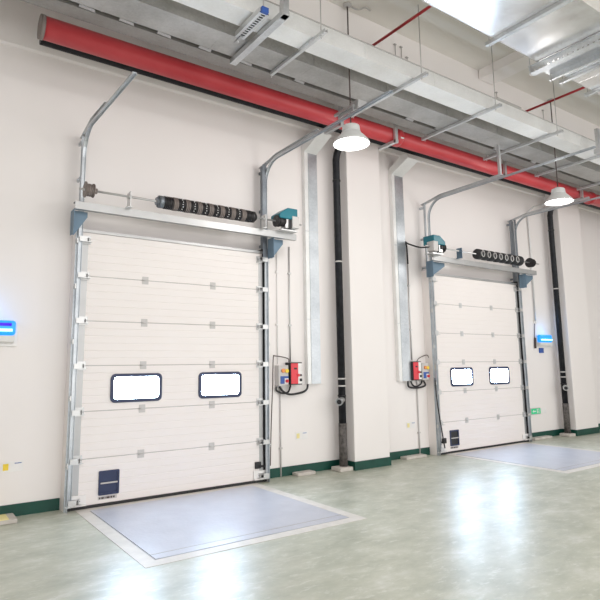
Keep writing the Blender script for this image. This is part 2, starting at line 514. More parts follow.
# hangers holding the horizontal tracks
def track_hanger(x, y, z0, z1, label):
    t = thing('track_hanger', (x, y, z0), label, 'hanger')
    g = NB()
    box(g, x-.022, x+.022, y-.012, y-.009, z0, z1); box(g, x-.022, x-.019, y-.009, y+.03, z0, z1); box(g, x+.019, x+.022, y-.009, y+.03, z0, z1)
    obj('strut_post', g, 'galv', t)
    g = NB(); box(g, x-.05, x+.05, y-.03, y+.05, z0-.004, z0+.004); obj('foot_plate', g, 'zinc', t)
track_hanger(7.855, -1.62, 4.64, 5.165, 'grey steel post hanging down to the far door left track')
track_hanger(10.655, -2.2, 4.64, 5.165, 'grey steel post hanging to the track right of the far lamp')
t = thing('clamp_bracket', (4.36, -1.85, 4.68), 'pale clamp with a square plate just over the near lamp', 'bracket')
g = NB(); box(g, 4.30, 4.33, -2.02, -1.66, 4.72, 4.75); box(g, 4.30, 4.33, -2.02, -2.0, 4.66, 4.72); obj('clamp_rail', g, 'bar', t)
g = NB(); box(g, 4.34, 4.48, -2.08, -1.93, 4.70, 4.80); box(g, 4.33, 4.34, -2.08, -1.70, 4.68, 4.75)
obj('clamp_plate', g, 'bar', t, .005)

# ------------------------------------------------------------------ header bars, springs, operators
def header_assembly(xa, xb, label):
    t = thing('header_bar', ((xa+xb)/2, -.27, 3.42), label, 'mounting bar')
    g = NB()
    box(g, xa, xb, -.305, -.298, 3.42, 3.51); box(g, xa, xb, -.298, -.20, 3.503, 3.51); box(g, xa, xb, -.298, -.24, 3.42, 3.427)
    obj('channel', g, 'bar', t)
    for xx, s in ((xa+.08, 1), (xb-.34, 1)):
        pass
    return t

def gusset(par, x, s, w_=.2):
    """triangular blue-grey knee plate standing out from the wall post"""
    g = NB()
    prism(g, [(x, 3.42), (x+s*w_, 3.42), (x+s*w_, 3.36), (x+s*.03, 3.13), (x, 3.13)], 'y', -.20, -.193)
    box(g, *sorted((x, x+s*.007)), -.29, -.13, 3.13, 3.42)
    obj('knee_plate', g, 'blueplate', par)

H1 = header_assembly(1.52, 4.66, 'long pale steel mounting bar over the near door')
gusset(H1, 1.515, 1, .175); gusset(H1, 4.27, 1, .22)
H2 = header_assembly(7.66, 10.90, 'long pale steel mounting bar over the far door')
gusset(H2, 7.66, 1, .42); gusset(H2, 10.52, 1, .40)

def drum(t, x, r=.095, mat='springband'):
    g = NB()
    tube(g, [(x-.055, -.36, 3.645), (x-.045, -.36, 3.645)], r, 24)
    tube(g, [(x-.045, -.36, 3.645), (x+.035, -.36, 3.645)], r*.74, 24)
    for k in range(4): 
        xx = x-.038+k*.02; tube(g, [(xx, -.36, 3.645), (xx+.008, -.36, 3.645)], r*.78, 24)
    tube(g, [(x+.035, -.36, 3.645), (x+.05, -.36, 3.645)], r*.86, 24)
    tube(g, [(x+.05, -.36, 3.645), (x+.085, -.36, 3.645)], r*.35, 14)
    return obj('cable_drum', g, mat, t)

def coil(bm, xa, xb, r, turns, wire, mi=0, y=-.36, z=3.645):
    seg = 20; pts = []
    n = int(turns*seg)
    for k in range(n+1):
        a = 2*PI*k/seg
        pts.append((xa+(xb-xa)*k/n, y+r*math.cos(a), z+r*math.sin(a)))
    tube(bm, pts, wire, 6, mi)

def bearing(t, x, mat='zinc'):
    g = NB()
    box(g, x-.03, x+.03, -.40, -.298, 3.508, 3.516); box(g, x-.004, x+.004, -.42, -.30, 3.51, 3.70)
    tube(g, [(x-.02, -.36, 3.645), (x+.02, -.36, 3.645)], .032, 14)
    obj('bearing_bracket', g, mat, t)

# near door: banded spring
t = thing('torsion_spring_shaft', (3.1, -.36, 3.51), 'black and taupe banded spring roll on a thin shaft over the near door', 'spring')
g = NB(); tube(g, [(1.54, -.36, 3.645), (4.66, -.36, 3.645)], .0135, 12); obj('shaft', g, 'zinc', t)
drum(t, 1.66)
bearing(t, 2.13); bearing(t, 4.06)
g = NB(); coil(g, 2.56, 3.83, .072, 55, .0115)
tube(g, [(2.57, -.36, 3.645), (3.83, -.36, 3.645)], .070, 20)
sp = obj('spring', g, 'spring', t)
for k in range(7):
    xx = 2.68+k*.165
    g = NB(); coil(g, xx, xx+.066, .0755, 3, .0115); tube(g, [(xx-.004, -.36, 3.645), (xx+.070, -.36, 3.645)], .0765, 20)
    obj('coil_band', g, 'springband', sp)
    if k:
        for q in range(7):
            g = NB()
            a = R(100+q*22); 
            cy_, cz_ = -.36+.0845*math.cos(a), 3.645+.0845*math.sin(a)
            xm = xx-.05+.006*(q % 2)
            tube(g, [(xm-.004, cy_, cz_), (xm+.006, cy_, cz_)], .0065, 6)
            obj('paint_mark', g, 'chalk', sp)
for xx in (2.50, 3.83):
    g = NB(); tube(g, [(xx, -.36, 3.645), (xx+.06, -.36, 3.645)], .078, 20); tube(g, [(xx-.03, -.36, 3.645), (xx+.09, -.36, 3.645)], .05, 16)
    for a in range(6):
        tube(g, [(xx-.012, -.36+.06*math.cos(a*PI/3), 3.645+.06*math.sin(a*PI/3)), (xx+.0, -.36+.06*math.cos(a*PI/3), 3.645+.06*math.sin(a*PI/3))], .010, 6)
    obj('winding_cone', g, 'post' if xx < 3 else 'spring', t)

# far door: black ribbed spring
t = thing('torsion_spring_shaft', (9.4, -.36, 3.51), 'black spring roll with seven round lobes over the far door', 'spring')
g = NB(); tube(g, [(7.70, -.36, 3.645), (10.90, -.36, 3.645)], .0135, 12); obj('shaft', g, 'zinc', t)
drum(t, 10.62, .10, 'spring'); bearing(t, 8.32, 'blueplate')
g = NB(); coil(g, 8.86, 10.19, .075, 46, .012); tube(g, [(8.86, -.36, 3.645), (10.19, -.36, 3.645)], .072, 18)
sp = obj('spring', g, 'spring', t)
for k in range(8):
    xx = 8.88+k*.185
    g = NB(); tube(g, [(xx-.07, -.36, 3.645), (xx-.05, -.36, 3.645), (xx+.05, -.36, 3.645), (xx+.07, -.36, 3.645)], [.085, .10, .10, .085], 20); obj('spring_collar', g, 'black', sp)
    if k < 7:
        g = NB()
        for q in range(8):
            a = q*PI/4
            tube(g, [(xx+.01+.045*math.cos(a), -.462, 3.64+.058*math.sin(a)), (xx+.01+.045*math.cos(a+PI/4), -.462, 3.64+.058*math.sin(a+PI/4))], .008, 5)
        obj('paint_mark', g, 'greyplastic', sp)

def operator(x, s, label):
    t = thing('door_operator', (x, -.33, 3.51), label, 'door motor')
    g = NB()   # gearbox and chain wheel
    tube(g, [(x-s*.20, -.36, 3.645), (x-s*.185, -.36, 3.645)], .085, 20)
    tube(g, [(x-s*.185, -.36, 3.645), (x-s*.06, -.36, 3.645)], .072, 20)
    tube(g, [(x-s*.16, -.36, 3.645), (x-s*.14, -.36, 3.645)], .080, 20)
    obj('chain_wheel', g, 'spring', t)
    g = NB(); box(g, x-.07, x+.13, -.42, -.29, 3.545, 3.72); obj('gearbox', g, 'zinc', t, .012)
    g = NB()   # teal motor cover with sloping top
    prism(g, [(x-s*.18, 3.68), (x-s*.18, 3.75), (x-s*.04, 3.845), (x+s*.13, 3.845), (x+s*.13, 3.68)], 'y', -.445, -.20)
    obj('motor_cover', g, 'teal', t, .012)
    g = NB(); box(g, *sorted((x+s*.03, x+s*.15)), -.455, -.30, 3.555, 3.73); obj('terminal_box', g, 'greyplastic', t, .008)
    g = NB(); box(g, *sorted((x-s*.02, x+s*.03)), -.43, -.29, 3.53, 3.68); obj('limit_switch', g, 'black', t, .004)
    g = NB(); tube(g, [(x+s*.13, -.36, 3.645), (x+s*.25, -.36, 3.645)], .012, 10); obj('shaft_end', g, 'zinc', t)
    g = NB(); box(g, x-.14, x+.14, -.42, -.24, 3.511, 3.53); obj('base_plate', g, 'zinc', t)
    return t
operator(4.46, 1, 'teal and grey door motor at the right end of the near door bar')
operator(7.66, -1, 'teal and grey door motor at the left end of the far door bar')

# ------------------------------------------------------------------ wall boxes and cables
def isolator_box(x, z, label):
    w_, h_ = .175, .30
    t = thing('control_box', (x+w_/2, WY, z), label, 'control box')
    g = NB(); box(g, x, x+w_, WY-.11, WY-.001, z, z+h_); obj('enclosure', g, 'greyplastic', t, .006)
    yf = WY-.11
    g = NB(); tube(g, [(x+.075, yf-.0005, z+.22), (x+.075, yf-.02, z+.22)], .030, 18); obj('push_button', g, 'orange', t)
    g = NB(); tube(g, [(x+.140, yf-.0005, z+.215), (x+.140, yf-.02, z+.215)], .030, 18); obj('push_button', g, 'yellow', t)
    g = NB(); box(g, x+.03, x+.10, yf-.006, yf, z+.03, z+.14); obj('blue_panel', g, 'bluebtn', t)
    g = NB(); box(g, x+.10, x+.17, yf-.006, yf, z+.11, z+.14); obj('blue_panel', g, 'bluebtn', t)
    g = NB(); box(g, x+.102, x+.17, yf-.006, yf, z+.03, z+.108); hp = obj('switch_plate', g, 'white', t)
    g = NB(); tube(g, [(x+.137, yf-.0065, z+.068), (x+.137, yf-.03, z+.068)], .024, 18); box(g, x+.131, x+.143, yf-.045, yf-.029, z+.046, z+.09)
    obj('rotary_knob', g, 'redbox', hp)
    return t
def red_box(x, z, label):
    w_, h_ = .215, .33
    t = thing('control_box', (x+w_/2, WY, z), label, 'control box')
    g = NB(); box(g, x, x+w_, WY-.14, WY-.001, z, z+h_); obj('enclosure', g, 'black', t, .006)
    yf = WY-.14
    g = NB(); box(g, x+.008, x+.135, yf-.008, yf-.0005, z+.015, z+h_-.015); obj('red_cover', g, 'redbox', t, .003)
    g = NB(); box(g, x+.136, x+w_-.008, yf-.008, yf-.0005, z+.015, z+h_-.015); wp = obj('white_cover', g, 'white', t, .003)
    g = NB(); box(g, x+.06, x+.11, yf-.011, yf-.008, z+.225, z+.25); obj('warning_mark', g, 'black', t)
    g = NB(); tube(g, [(x+.135, yf-.008, z+.14), (x+.135, yf-.022, z+.14)], .022, 14); obj('push_button', g, 'redbox', t)
    g = NB(); tube(g, [(x+.18, yf-.008, z+.14), (x+.18, yf-.02, z+.14)], .016, 14); obj('push_button', g, 'black', wp)
    g = NB(); box(g, x+.160, x+.200, yf-.014, yf-.008, z+.05, z+.09); obj('key_switch', g, 'black', wp)
    return t
isolator_box(4.555, 1.30, 'small grey control box with coloured buttons beside the near door')
red_box(4.745, 1.31, 'red and white control box on the wall right of the near door')
red_box(7.355, 1.31, 'red and white control box left of the far door')
isolator_box(7.62, 1.31, 'small grey control box with red switch touching the far door track')

def cable(pts, r, mat, label, name='cable', cat='cable', seg=8, smooth=True):
    pts = [Vector(p) for p in pts]
    if smooth and len(pts) > 2:
        out = []
        P = [pts[0]]+pts+[pts[-1]]
        for i in range(1, len(P)-2):
            for k in range(6):
                u = k/6; a, b_, c, d = P[i-1], P[i], P[i+1], P[i+2]
                out.append(.5*((2*b_)+(-a+c)*u+(2*a-5*b_+4*c-d)*u*u+(-a+3*b_-3*c+d)*u**3))
        out.append(pts[-1]); pts = out
    g = NB(); tube(g, pts, r, seg)
    return tag(obj(name, g, mat), label, cat)
yc = WY-.03
cable([(4.56, yc, 1.29), (4.57, yc, 1.23), (4.66, yc-.03, 1.19), (4.76, yc-.03, 1.21), (4.82, yc, 1.30)], .014, 'black', 'black cable loop under the grey box beside the near door')
cable([(4.62, yc, 1.29), (4.66, yc-.04, 1.215), (4.78, yc-.05, 1.17), (5.0, yc-.04, 1.19), (5.10, yc-.03, 1.235), (5.12, yc-.03, 1.31)], .016, 'black', 'black cable running from the near door boxes to the steel trunking end')
cable([(4.78, yc-.02, 1.645), (4.75, yc-.03, 1.70), (4.52, yc-.05, 1.735), (4.475, yc-.06, 1.70), (4.46, yc-.06, 1.3), (4.42, yc-.08, .8), (4.385, yc-.10, .2)], .0075, 'cable', 'thin brown cable hanging down beside the near door track')
cable([(7.30, yc-.03, 1.32), (7.31, yc-.03, 1.21), (7.42, yc-.04, 1.18), (7.62, yc-.04, 1.185), (7.74, yc-.03, 1.22), (7.73, yc, 1.30)], .017, 'black', 'black cable loop under the two boxes left of the far door')
cable([(7.40, yc, 1.30), (7.43, yc-.02, 1.225), (7.52, yc-.02, 1.20), (7.66, yc, 1.24), (7.69, yc, 1.30)], .013, 'black', 'short inner black cable loop under the boxes left of the far door')
cable([(7.56, yc-.02, 1.64), (7.62, yc-.03, 1.70), (7.80, yc-.04, 1.75), (7.845, yc-.05, 1.70), (7.85, yc-.06, 1.62)], .0075, 'cable', 'thin brown cable arching over the boxes left of the far door')
cable([(7.75, -.13, 1.35), (7.77, -.13, 1.0), (7.83, -.13, .6), (7.93, -.12, .13)], .011, 'black', 'dark cable hanging in front of the far door left track')
cable([(7.52, -.36, 3.64), (7.42, -.22, 3.64), (7.36, .0, 3.74), (7.40, .10, 3.80), (7.46, .13, 3.72), (7.47, .128, 3.4)], .014, 'black', 'black hooked cable from the far door motor to the wall', )

def conduit(x, z0, z1, label, y=WY-.018, r=.011, mat='greyplastic', clips=(.4, 2.2, 3.0)):
    t = thing('wall_conduit', (x, y, z0), label, 'conduit')
    g = NB(); tube(g, [(x, y, z0), (x, y, z1)], r, 10); obj('pipe', g, mat, t)
    for z in clips:
        if z0 < z < z1:
            g = NB(); box(g, x-.025, x+.025, y-.013, WY-.001, z-.012, z+.012); obj('clip', g, mat, t)
    return t
conduit(4.64, 0.002, 1.295, 'thin grey conduit from the near door boxes down to the floor')
conduit(4.83, 1.65, 3.42, 'thin grey conduit rising from the red box beside the near door', mat='zinc')
conduit(4.60, 1.62, 3.40, 'thin pale conduit rising from the grey box beside the near door', r=.008, mat='white')
conduit(7.57, .002, 1.30, 'thin grey conduit below the boxes of the far door')
conduit(7.47, 1.66, 3.42, 'thin grey conduit rising to the far door motor', mat='zinc')
t = thing('wall_conduit', (11.44, WY-.03, 2.5), 'grey conduit curving over the wall right of the far door', 'conduit')
g = NB(); tube(g, [(11.42, WY-.03, 2.50), (11.44, WY-.03, 4.0), (11.42, WY-.03, 4.85), (11.43, WY-.05, 4.98), (11.48, WY-.15, 5.07), (11.56, -.25, 5.10), (11.75, -.7, 5.12)], .016, 10); obj('pipe', g, 'zinc', t)
g = NB(); box(g, 11.39, 11.46, WY-.06, WY-.001, 2.44, 2.50); obj('socket_end', g, 'white', t)

# ------------------------------------------------------------------ vertical steel trunking
def trunking(x0, x1, z0, label):
    t = thing('steel_trunking', ((x0+x1)/2, WY, z0), label, 'cable trunking')
    g = NB(); pr = [(WY-.001, z0), (.07, z0), (.07, 5.01), (-.34, 5.20), (-.31, 5.28), (-.18, 5.29), (WY-.001, 5.12)]
    prism(g, pr, 'x', x0, x1)
    obj('duct_body', g, 'galv_light', t)
    g = NB(); prism(g, [(.0695, z0+.004), (.062, z0+.004), (.062, 5.0), (.0695, 5.005)], 'x', x0+.07, x1-.004)
    obj('cover_strip', g, 'track', t)
    for z in (2.3, 3.7):
        g = NB(); box(g, x0-.002, x1+.002, .058, .072, z-.003, z+.003)
        obj('joint_band', g, 'galv', t)
trunking(5.11, 5.36, 1.31, 'tall galvanised trunking on the wall between near door and black pipe')
trunking(7.08, 7.36, 1.30, 'tall galvanised trunking on the wall between pillar and far door')

# ------------------------------------------------------------------ black drain pipes
def drain_pipe(x, label, s):
    y = -.03; r = .058
    t = thing('drain_pipe', (x, y, 0), label, 'pipe')
    g = NB(); tube(g, [(x, y, .10), (x, y, 4.95), (x, y-.03, 5.06), (x, y-.19, 5.28), (x, y-.215, 5.36)], r, 20); obj('pipe_shaft', g, 'blackpipe', t)
    for z in (1.12, 1.27, 1.38, 3.24, 4.6):
        g = NB(); tube(g, [(x, y, z-.012), (x, y, z+.012)], r+.008, 20); obj('pipe_clamp', g, 'greyplastic' if z in (1.27, 1.38, 3.24) else 'black', t)
    g = NB(); tube(g, [(x, y, .06), (x, y, .7)], r+.006, 20); obj('painted_foot', g, 'concrete_dark', t)
    g = NB(); tube(g, [(x-.02, y-.03, 1.06), (x-.08, y-.07, 1.05), (x-.15, y-.12, 1.04)], .044, 18)
    e = obj('branch_stub', g, 'zinc', t)
    g = NB(); tube(g, [(x-.13, y-.106, 1.044), (x-.175, y-.138, 1.036)], .056, 20); obj('stub_ring', g, 'bar', e)
    g = NB(); tube(g, [(x-.1755, y-.1385, 1.036), (x-.178, y-.140, 1.0355)], .038, 18); obj('stub_bore', g, 'black', e)
    g = NB(); prism(g, [(x-.17, y-.13), (x+.082, y-.13), (x+.082, y+.10), (x-.17, y+.10)], 'z', 0.001, .06); obj('foot_block', g, 'concrete', t, .01)
M['concrete_dark'] = plain('cement_stained_pipe', (.10, .09, .085), .7, var=.6, scale=22)
drain_pipe(5.69, 'black drain pipe left of the middle pillar', 1)
drain_pipe(12.09, 'black drain pipe left of the far right pillar', 1)
t = thing('rain_main', (8, -.255, 5.405), 'black horizontal pipe along the wall behind the thick red pipe', 'pipe')
g = NB(); tube(g, [(1.06, -.255, 5.405), (21.5, -.255, 5.405)], .072, 18); obj('pipe_run', g, 'blackpipe', t)
t['label'] = 'black horizontal pipe along the wall behind the thick red pipe'

# ------------------------------------------------------------------ thick red pipe with hangers
t = thing('fire_main', (8, -.8, 5.22), 'thick red horizontal pipe running the whole length of the wall', 'pipe')
g = NB(); tube(g, [(1.0, -.8, 5.22), (21.5, -.8, 5.22)], .125, 28); obj('pipe_run', g, 'red', t)
g = NB(); tube(g, [(.955, -.8, 5.22), (.998, -.8, 5.22)], .132, 28); obj('end_cap', g, 'springband', t)
for xx in (6.32, 12.4):
    g = NB(); tube(g, [(xx-.06, -.8, 5.22), (xx-.045, -.8, 5.22), (xx+.045, -.8, 5.22), (xx+.06, -.8, 5.22)], [.128, .142, .142, .128], 28); cp = obj('coupling', g, 'red', t)
    g = NB(); tube(g, [(xx-.03, -.935, 5.17), (xx+.03, -.935, 5.17)], .012, 8); obj('coupling_bolt', g, 'chalk', cp)
HX = [5.02, 6.14, 9.0, 11.75, 14.5]
for k, xx in enumerate(HX):
    lb = ['steel L hanger under the red pipe just left of the near lamp', 'steel L hanger under the red pipe near the middle pillar',
          'steel L hanger under the red pipe left of the far lamp', 'steel L hanger under the red pipe right of the far lamp',
          'steel L hanger under the red pipe at the far right'][k]
    t = thing('pipe_hanger', (xx, -.95, 4.98), lb, 'hanger', 'hangers of the thick red pipe')
    g = NB(); box(g, xx-.03, xx+.03, -.985, -.980, 5.03, 5.6); box(g, xx-.03, xx-.026, -.98, -.945, 5.03, 5.6); box(g, xx+.026, xx+.03, -.98, -.945, 5.03, 5.6)
    obj('strut_post', g, 'galv', t)
    g = NB(); box(g, xx-.03, xx+.03, -.99, -.60, 5.04, 5.045); box(g, xx-.03, xx-.026, -.99, -.60, 5.045, 5.085); box(g, xx+.026, xx+.03, -.99, -.60, 5.045, 5.085)
    obj('strut_foot', g, 'galv', t)
    g = NB(); tube(g, [(xx, -.955, 5.58), (xx, -.955, ZC)], .006, 6); obj('threaded_rod', g, 'seam', t)

# ------------------------------------------------------------------ ceiling services: ducts, tray, trapezes
ZS = 5.19
t = thing('air_duct', (8, -2.1, ZS+.05), 'pale rectangular duct nearest the camera on the hung frames, whole length of the hall', 'duct')
g = NB(); box(g, -3, 21.5, -2.25, -1.97, ZS+.045, ZS+.245); obj('duct_body', g, 'galv_light', t)
for xx in [x*1.24+.6 for x in range(0, 17)]:
    g = NB(); box(g, xx-.006, xx+.006, -2.256, -1.964, ZS+.043, ZS+.252); obj('flange_joint', g, 'galv_light', t)
g = NB(); box(g, -3, 21.5, -2.262, -2.250, ZS+.240, ZS+.250); obj('top_lip', g, 'seam', t)
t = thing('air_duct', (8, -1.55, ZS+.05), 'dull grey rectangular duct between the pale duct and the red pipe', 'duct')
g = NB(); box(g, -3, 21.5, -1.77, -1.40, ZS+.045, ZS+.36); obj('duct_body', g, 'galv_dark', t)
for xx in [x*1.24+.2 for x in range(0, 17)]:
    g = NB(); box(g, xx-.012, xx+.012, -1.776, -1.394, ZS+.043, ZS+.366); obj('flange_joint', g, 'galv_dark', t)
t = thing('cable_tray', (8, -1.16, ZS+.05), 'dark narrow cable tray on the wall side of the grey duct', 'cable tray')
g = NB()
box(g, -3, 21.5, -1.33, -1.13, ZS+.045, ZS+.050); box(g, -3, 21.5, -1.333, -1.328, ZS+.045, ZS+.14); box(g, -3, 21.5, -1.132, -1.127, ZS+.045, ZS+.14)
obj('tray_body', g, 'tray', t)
for xx in (1.22, 1.63, 2.05, 2.55, 3.10, 3.9, 5.95, 6.6, 8.1, 9.2):
    g = NB()
    prism(g, [(xx, -1.40), (xx+.15, -1.39), (xx+.17, -1.34), (xx+.0, -1.35)], 'z', ZS+.044, ZS+.060)
    o = obj('splice_plate', g, 'bar', t)

TX = [1.45, 3.0, 3.62, 5.17, 6.71, 8.32, 9.5, 9.94, 11.5, 13.0, 14.5]
TX = [3.55, 5.17, 6.71, 8.32, 9.94, 11.5, 13.1]
lbs = ['thin steel cross strut with rods under the ducts, left of the near lamp', 'thin steel cross strut with rods meeting the near lamp track',
       'thin steel cross strut with rods midway between the lamps', 'thin steel cross strut with rods left of the far lamp',
       'thin steel cross strut with rods right of the far lamp', 'thin steel cross strut second right of the far lamp', 'farthest thin steel cross strut at the right edge']
for xx, lb in zip(TX, lbs):
    t = thing('trapeze_hanger', (xx, -1.7, ZS), lb, 'hanger', 'hung frames carrying the ducts')
    g = NB(); sweep(g, [(xx, -2.46, ZS+.02), (xx, -1.0 if xx > 4 else -1.36, ZS+.02)], [(-.02, -.02), (.02, -.02), (.02, .02), (.016, .02), (.016, -.016), (-.016, -.016), (-.016, .02), (-.02, .02)], (1, 0, 0))
    obj('strut_channel', g, 'galv', t)
    for yy in (-2.37, -1.06 if xx > 4 else -1.366):
        g = NB(); tube(g, [(xx, yy, ZS-.03), (xx, yy, ZC if yy > -1.7 else 6.2)], .007, 6); obj('threaded_rod', g, 'seam', t)
    g = NB(); tube(g, [(xx, -2.37, ZS-.012), (xx, -2.37, ZS+.0)], .016, 6); tube(g, [(xx, -2.37, ZS+.04), (xx, -2.37, ZS+.055)], .016, 6); obj('rod_nut', g, 'zinc', t)
# heavy channel frame at the top left
t = thing('trapeze_hanger', (3.0, -1.9, ZS), 'heavy steel channel frame with a square post at the top left of the hall', 'hanger')
g = NB(); sweep(g, [(3.0, -2.49, ZS+.0), (3.0, -1.36, ZS+.0)], [(-.04, -.03), (.04, -.03), (.04, .03), (.034, .03), (.034, -.024), (-.034, -.024), (-.034, .03), (-.04, .03)], (1, 0, 0)); obj('strut_channel', g, 'galv', t)
g = NB(); box(g, 2.965, 3.035, -2.49, -2.42, ZS-.03, 6.2); obj('square_post', g, 'galv', t)
t = thing('slotted_strut', (2.79, -2.15, ZS), 'short slotted strut with a blue cap beside the top left channel frame', 'strut')
g = NB()
for k in range(13):
    y0 = -2.40+k*.041
    box(g, 2.765, 2.815, y0, y0+.017, ZS+.014, ZS+.018)
box(g, 2.735, 2.765, -2.40, -1.89, ZS+.014, ZS+.018); box(g, 2.815, 2.845, -2.40, -1.89, ZS+.014, ZS+.018)
box(g, 2.731, 2.735, -2.40, -1.89, ZS+.014, ZS+.075)
bk = NB(); box(bk, 2.736, 2.844, -2.40, -1.89, ZS+.024, ZS+.030); obj('slot_shade_sheet', bk, 'black', t)  # added black sheet stands in for the shade behind the slots
obj('strut_channel', g, 'galv', t)
g = NB(); box(g, 2.74, 2.82, -2.44, -2.40, ZS+.01, ZS+.07); obj('blue_cap', g, 'bluebtn', t, .004)
g = NB(); tube(g, [(2.78, -2.40, ZS+.05), (2.78, -2.40, 6.2)], .007, 6); obj('threaded_rod', g, 'seam', t)
g = NB(); box(g, 2.77, 2.80, -1.95, -1.80, ZS+.0, ZS+.012); tube(g, [(2.785, -1.86, ZS-.03), (2.785, -1.86, ZS+.04)], .012, 8); obj('end_hook', g, 'bar', t)
t.location.z -= .055
t = thing('post_strut', (9.45, -2.40, ZS), 'stout steel post beside the pale duct at the right edge', 'hanger')
g = NB(); box(g, 9.42, 9.50, -2.47, -2.42, ZS-.10, 5.52); box(g, 9.42, 9.50, -2.42, -2.38, ZS-.10, ZS-.02); obj('strut_post', g, 'galv', t)

# big shiny duct overhead on the right with the things slung under it
ZB = 5.40
t = thing('air_duct', (9, -3.7, ZB), 'very wide shiny duct under the ceiling at the top right', 'duct')
g = NB(); box(g, 2.0, 21.5, -4.16, -3.21, ZB, ZB+.45); obj('duct_body', g, 'galv_big', t)
for xx in (4.2, 7.4, 8.6, 9.8):
    g = NB(); box(g, xx-.01, xx+.01, -4.166, -3.204, ZB-.004, ZB+.456); obj('flange_joint', g, 'galv_big', t)
g = NB(); box(g, 2.0, 21.5, -3.212, -3.203, ZB-.006, ZB+.02); obj('edge_lip', g, 'seam', t)
for xx, lb in ((5.50, 'pale strut under the left part of the wide shiny duct'), (7.12, 'pale strut under the wide shiny duct beyond the slotted tray'), (7.78, 'farthest pale strut under the wide shiny duct')):
    t = thing('trapeze_hanger', (xx, -3.7, ZB-.05), lb, 'hanger')
    g = NB(); sweep(g, [(xx, -4.6, ZB-.025), (xx, -3.10, ZB-.025)], [(-.028, -.022), (.028, -.022), (.028, .022), (.022, .022), (.022, -.017), (-.022, -.017), (-.022, .022), (-.028, .022)], (1, 0, 0))
    obj('strut_channel', g, 'galv', t)
    g = NB(); tube(g, [(xx, -3.14, ZB-.07), (xx, -3.14, 6.2)], .006, 6); obj('threaded_rod', g, 'seam', t)
t = thing('cable_tray', (6.6, -3.7, ZB-.12), 'perforated cable tray crossing under the wide shiny duct', 'cable tray')
zt = ZB-.055
g = NB(); y0, y1 = -5.0, -3.08
box(g, 6.42, 6.425, y0, y1, zt-.055, zt-.045); box(g, 6.42, 6.425, y0, y1, zt+.035, zt+.045)
k = 0
yy = y0
while yy < y1-.03:
    box(g, 6.42, 6.425, yy, yy+.035, zt-.045, zt-.018); yy += .062
box(g, 6.42, 6.425, y0, y1, zt-.018, zt+.035)
box(g, 6.395, 6.42, y0, y1, zt-.058, zt-.054); box(g, 6.395, 6.42, y0, y1, zt+.041, zt+.045)
obj('perforated_rail', g, 'galv', t)
g = NB(); box(g, 6.82, 6.825, y0, y1-.05, zt-.055, zt+.045); box(g, 6.78, 6.82, y0, y1-.05, zt-.058, zt-.054); obj('side_rail', g, 'galv', t)
g = NB(); box(g, 6.425, 6.52, y0, y1, zt-.050, zt-.046)
box(g, 6.66, 6.82, y0, y1-.05, zt+.030, zt+.034)
obj('tray_bottom', g, 'galv', t)
for xx, yy in ((6.42, -3.10), (6.80, -3.16)):
    g = NB(); tube(g, [(xx-.01, yy, zt-.09), (xx-.01, yy, 6.2)], .007, 6); obj('threaded_rod', g, 'seam', t)

# thin red sprinkler branches
for xx, lb in ((4.86, 'thin red branch pipe crossing the ceiling above the near lamp'), (8.38, 'thin red branch pipe crossing the ceiling above the far lamp')):
    g = NB(); tube(g, [(xx, -1.785, 5.8), (xx, -5.0, 5.8)], .019, 10)
    tag(obj('branch_pipe', g, 'redthin'), lb, 'pipe')
for k, (xx, z0) in enumerate(((5.32, 6.0), (5.44, 6.0), (5.55, 5.88), (7.63, 5.95), (8.98, 6.0))):
    g = NB(); tube(g, [(xx, -1.80, 5.5), (xx, -1.80, z0)], .006, 6); box(g, xx-.02, xx+.02, -1.81, -1.781, z0-.012, z0)
    tag(obj('threaded_rod', g, 'seam'), ['thin ceiling rod, leftmost of three close together above the pale duct', 'thin ceiling rod, middle of three close together above the pale duct', 'thin ceiling rod, rightmost of three close together above the pale duct', 'thin ceiling rod beside the white crossbeam', 'thin ceiling rod standing at the right above the far lamp'][k], 'rod')
g = NB(); box(g, 6.9, 7.5, -2.285, -2.263, ZS+.24, ZS+.262)
tag(obj('splice_bar', g, 'seam'), 'short dark bar lying along the top edge of the pale duct', 'bar')

# ------------------------------------------------------------------ pendant lamps
def pendant(x, y, z, label):
    t = thing('pendant_lamp', (x, y, z), label, 'lamp', 'round pendant lamps under the ducts')
    g = NB()
    lathe(g, [(.226, z), (.228, z+.008), (.214, z+.035), (.165, z+.095), (.128, z+.130), (.122, z+.150), (.118, z+.150), (.122, z+.127), (.160, z+.090), (.207, z+.034), (.220, z+.008), (.220, z)], x, y, 40)
    obj('lamp_shade', g, 'lampbody', t)
    g = NB(); lathe(g, [(.0, z+.012), (.12, z+.010), (.218, z+.014), (.206, z+.028), (0, z+.034)], x, y, 40); obj('lens', g, 'lens', t)
    g = NB()
    prof = [(0.0, z+.149)]
    for k in range(4):
        zz = z+.150+k*.022
        prof += [(.116-.003*k, zz), (.116-.003*k, zz+.011), (.100, zz+.013), (.100, zz+.020)]
    prof += [(.080, z+.242), (.045, z+.26), (.0, z+.265)]
    lathe(g, prof, x, y, 32); obj('ballast_housing', g, 'lampbody', t)
    g = NB(); tube(g, [(x, y, z+.26), (x, y, 6.185)], .009, 10); obj('suspension_rod', g, 'cable', t)
    g = NB(); lathe(g, [(0, 6.199), (.055, 6.199), (.055, 6.18), (.02, 6.165), (0, 6.165)], x, y, 20); obj('ceiling_rose', g, 'seam', t)
    return t
LZ = 4.305
pendant(4.40, -1.865, LZ, 'round bright pendant lamp nearest the camera, hanging over the near door track')
pendant(9.13, -1.865, LZ+.02, 'smaller looking round pendant lamp hanging at the right')
cable([(4.47, -1.87, 6.185), (4.56, -1.90, 6.17), (4.62, -1.97, 6.18), (4.72, -1.95, 6.185)], .011, 'seam', 'short crooked wire on the ceiling at the near lamp rod')
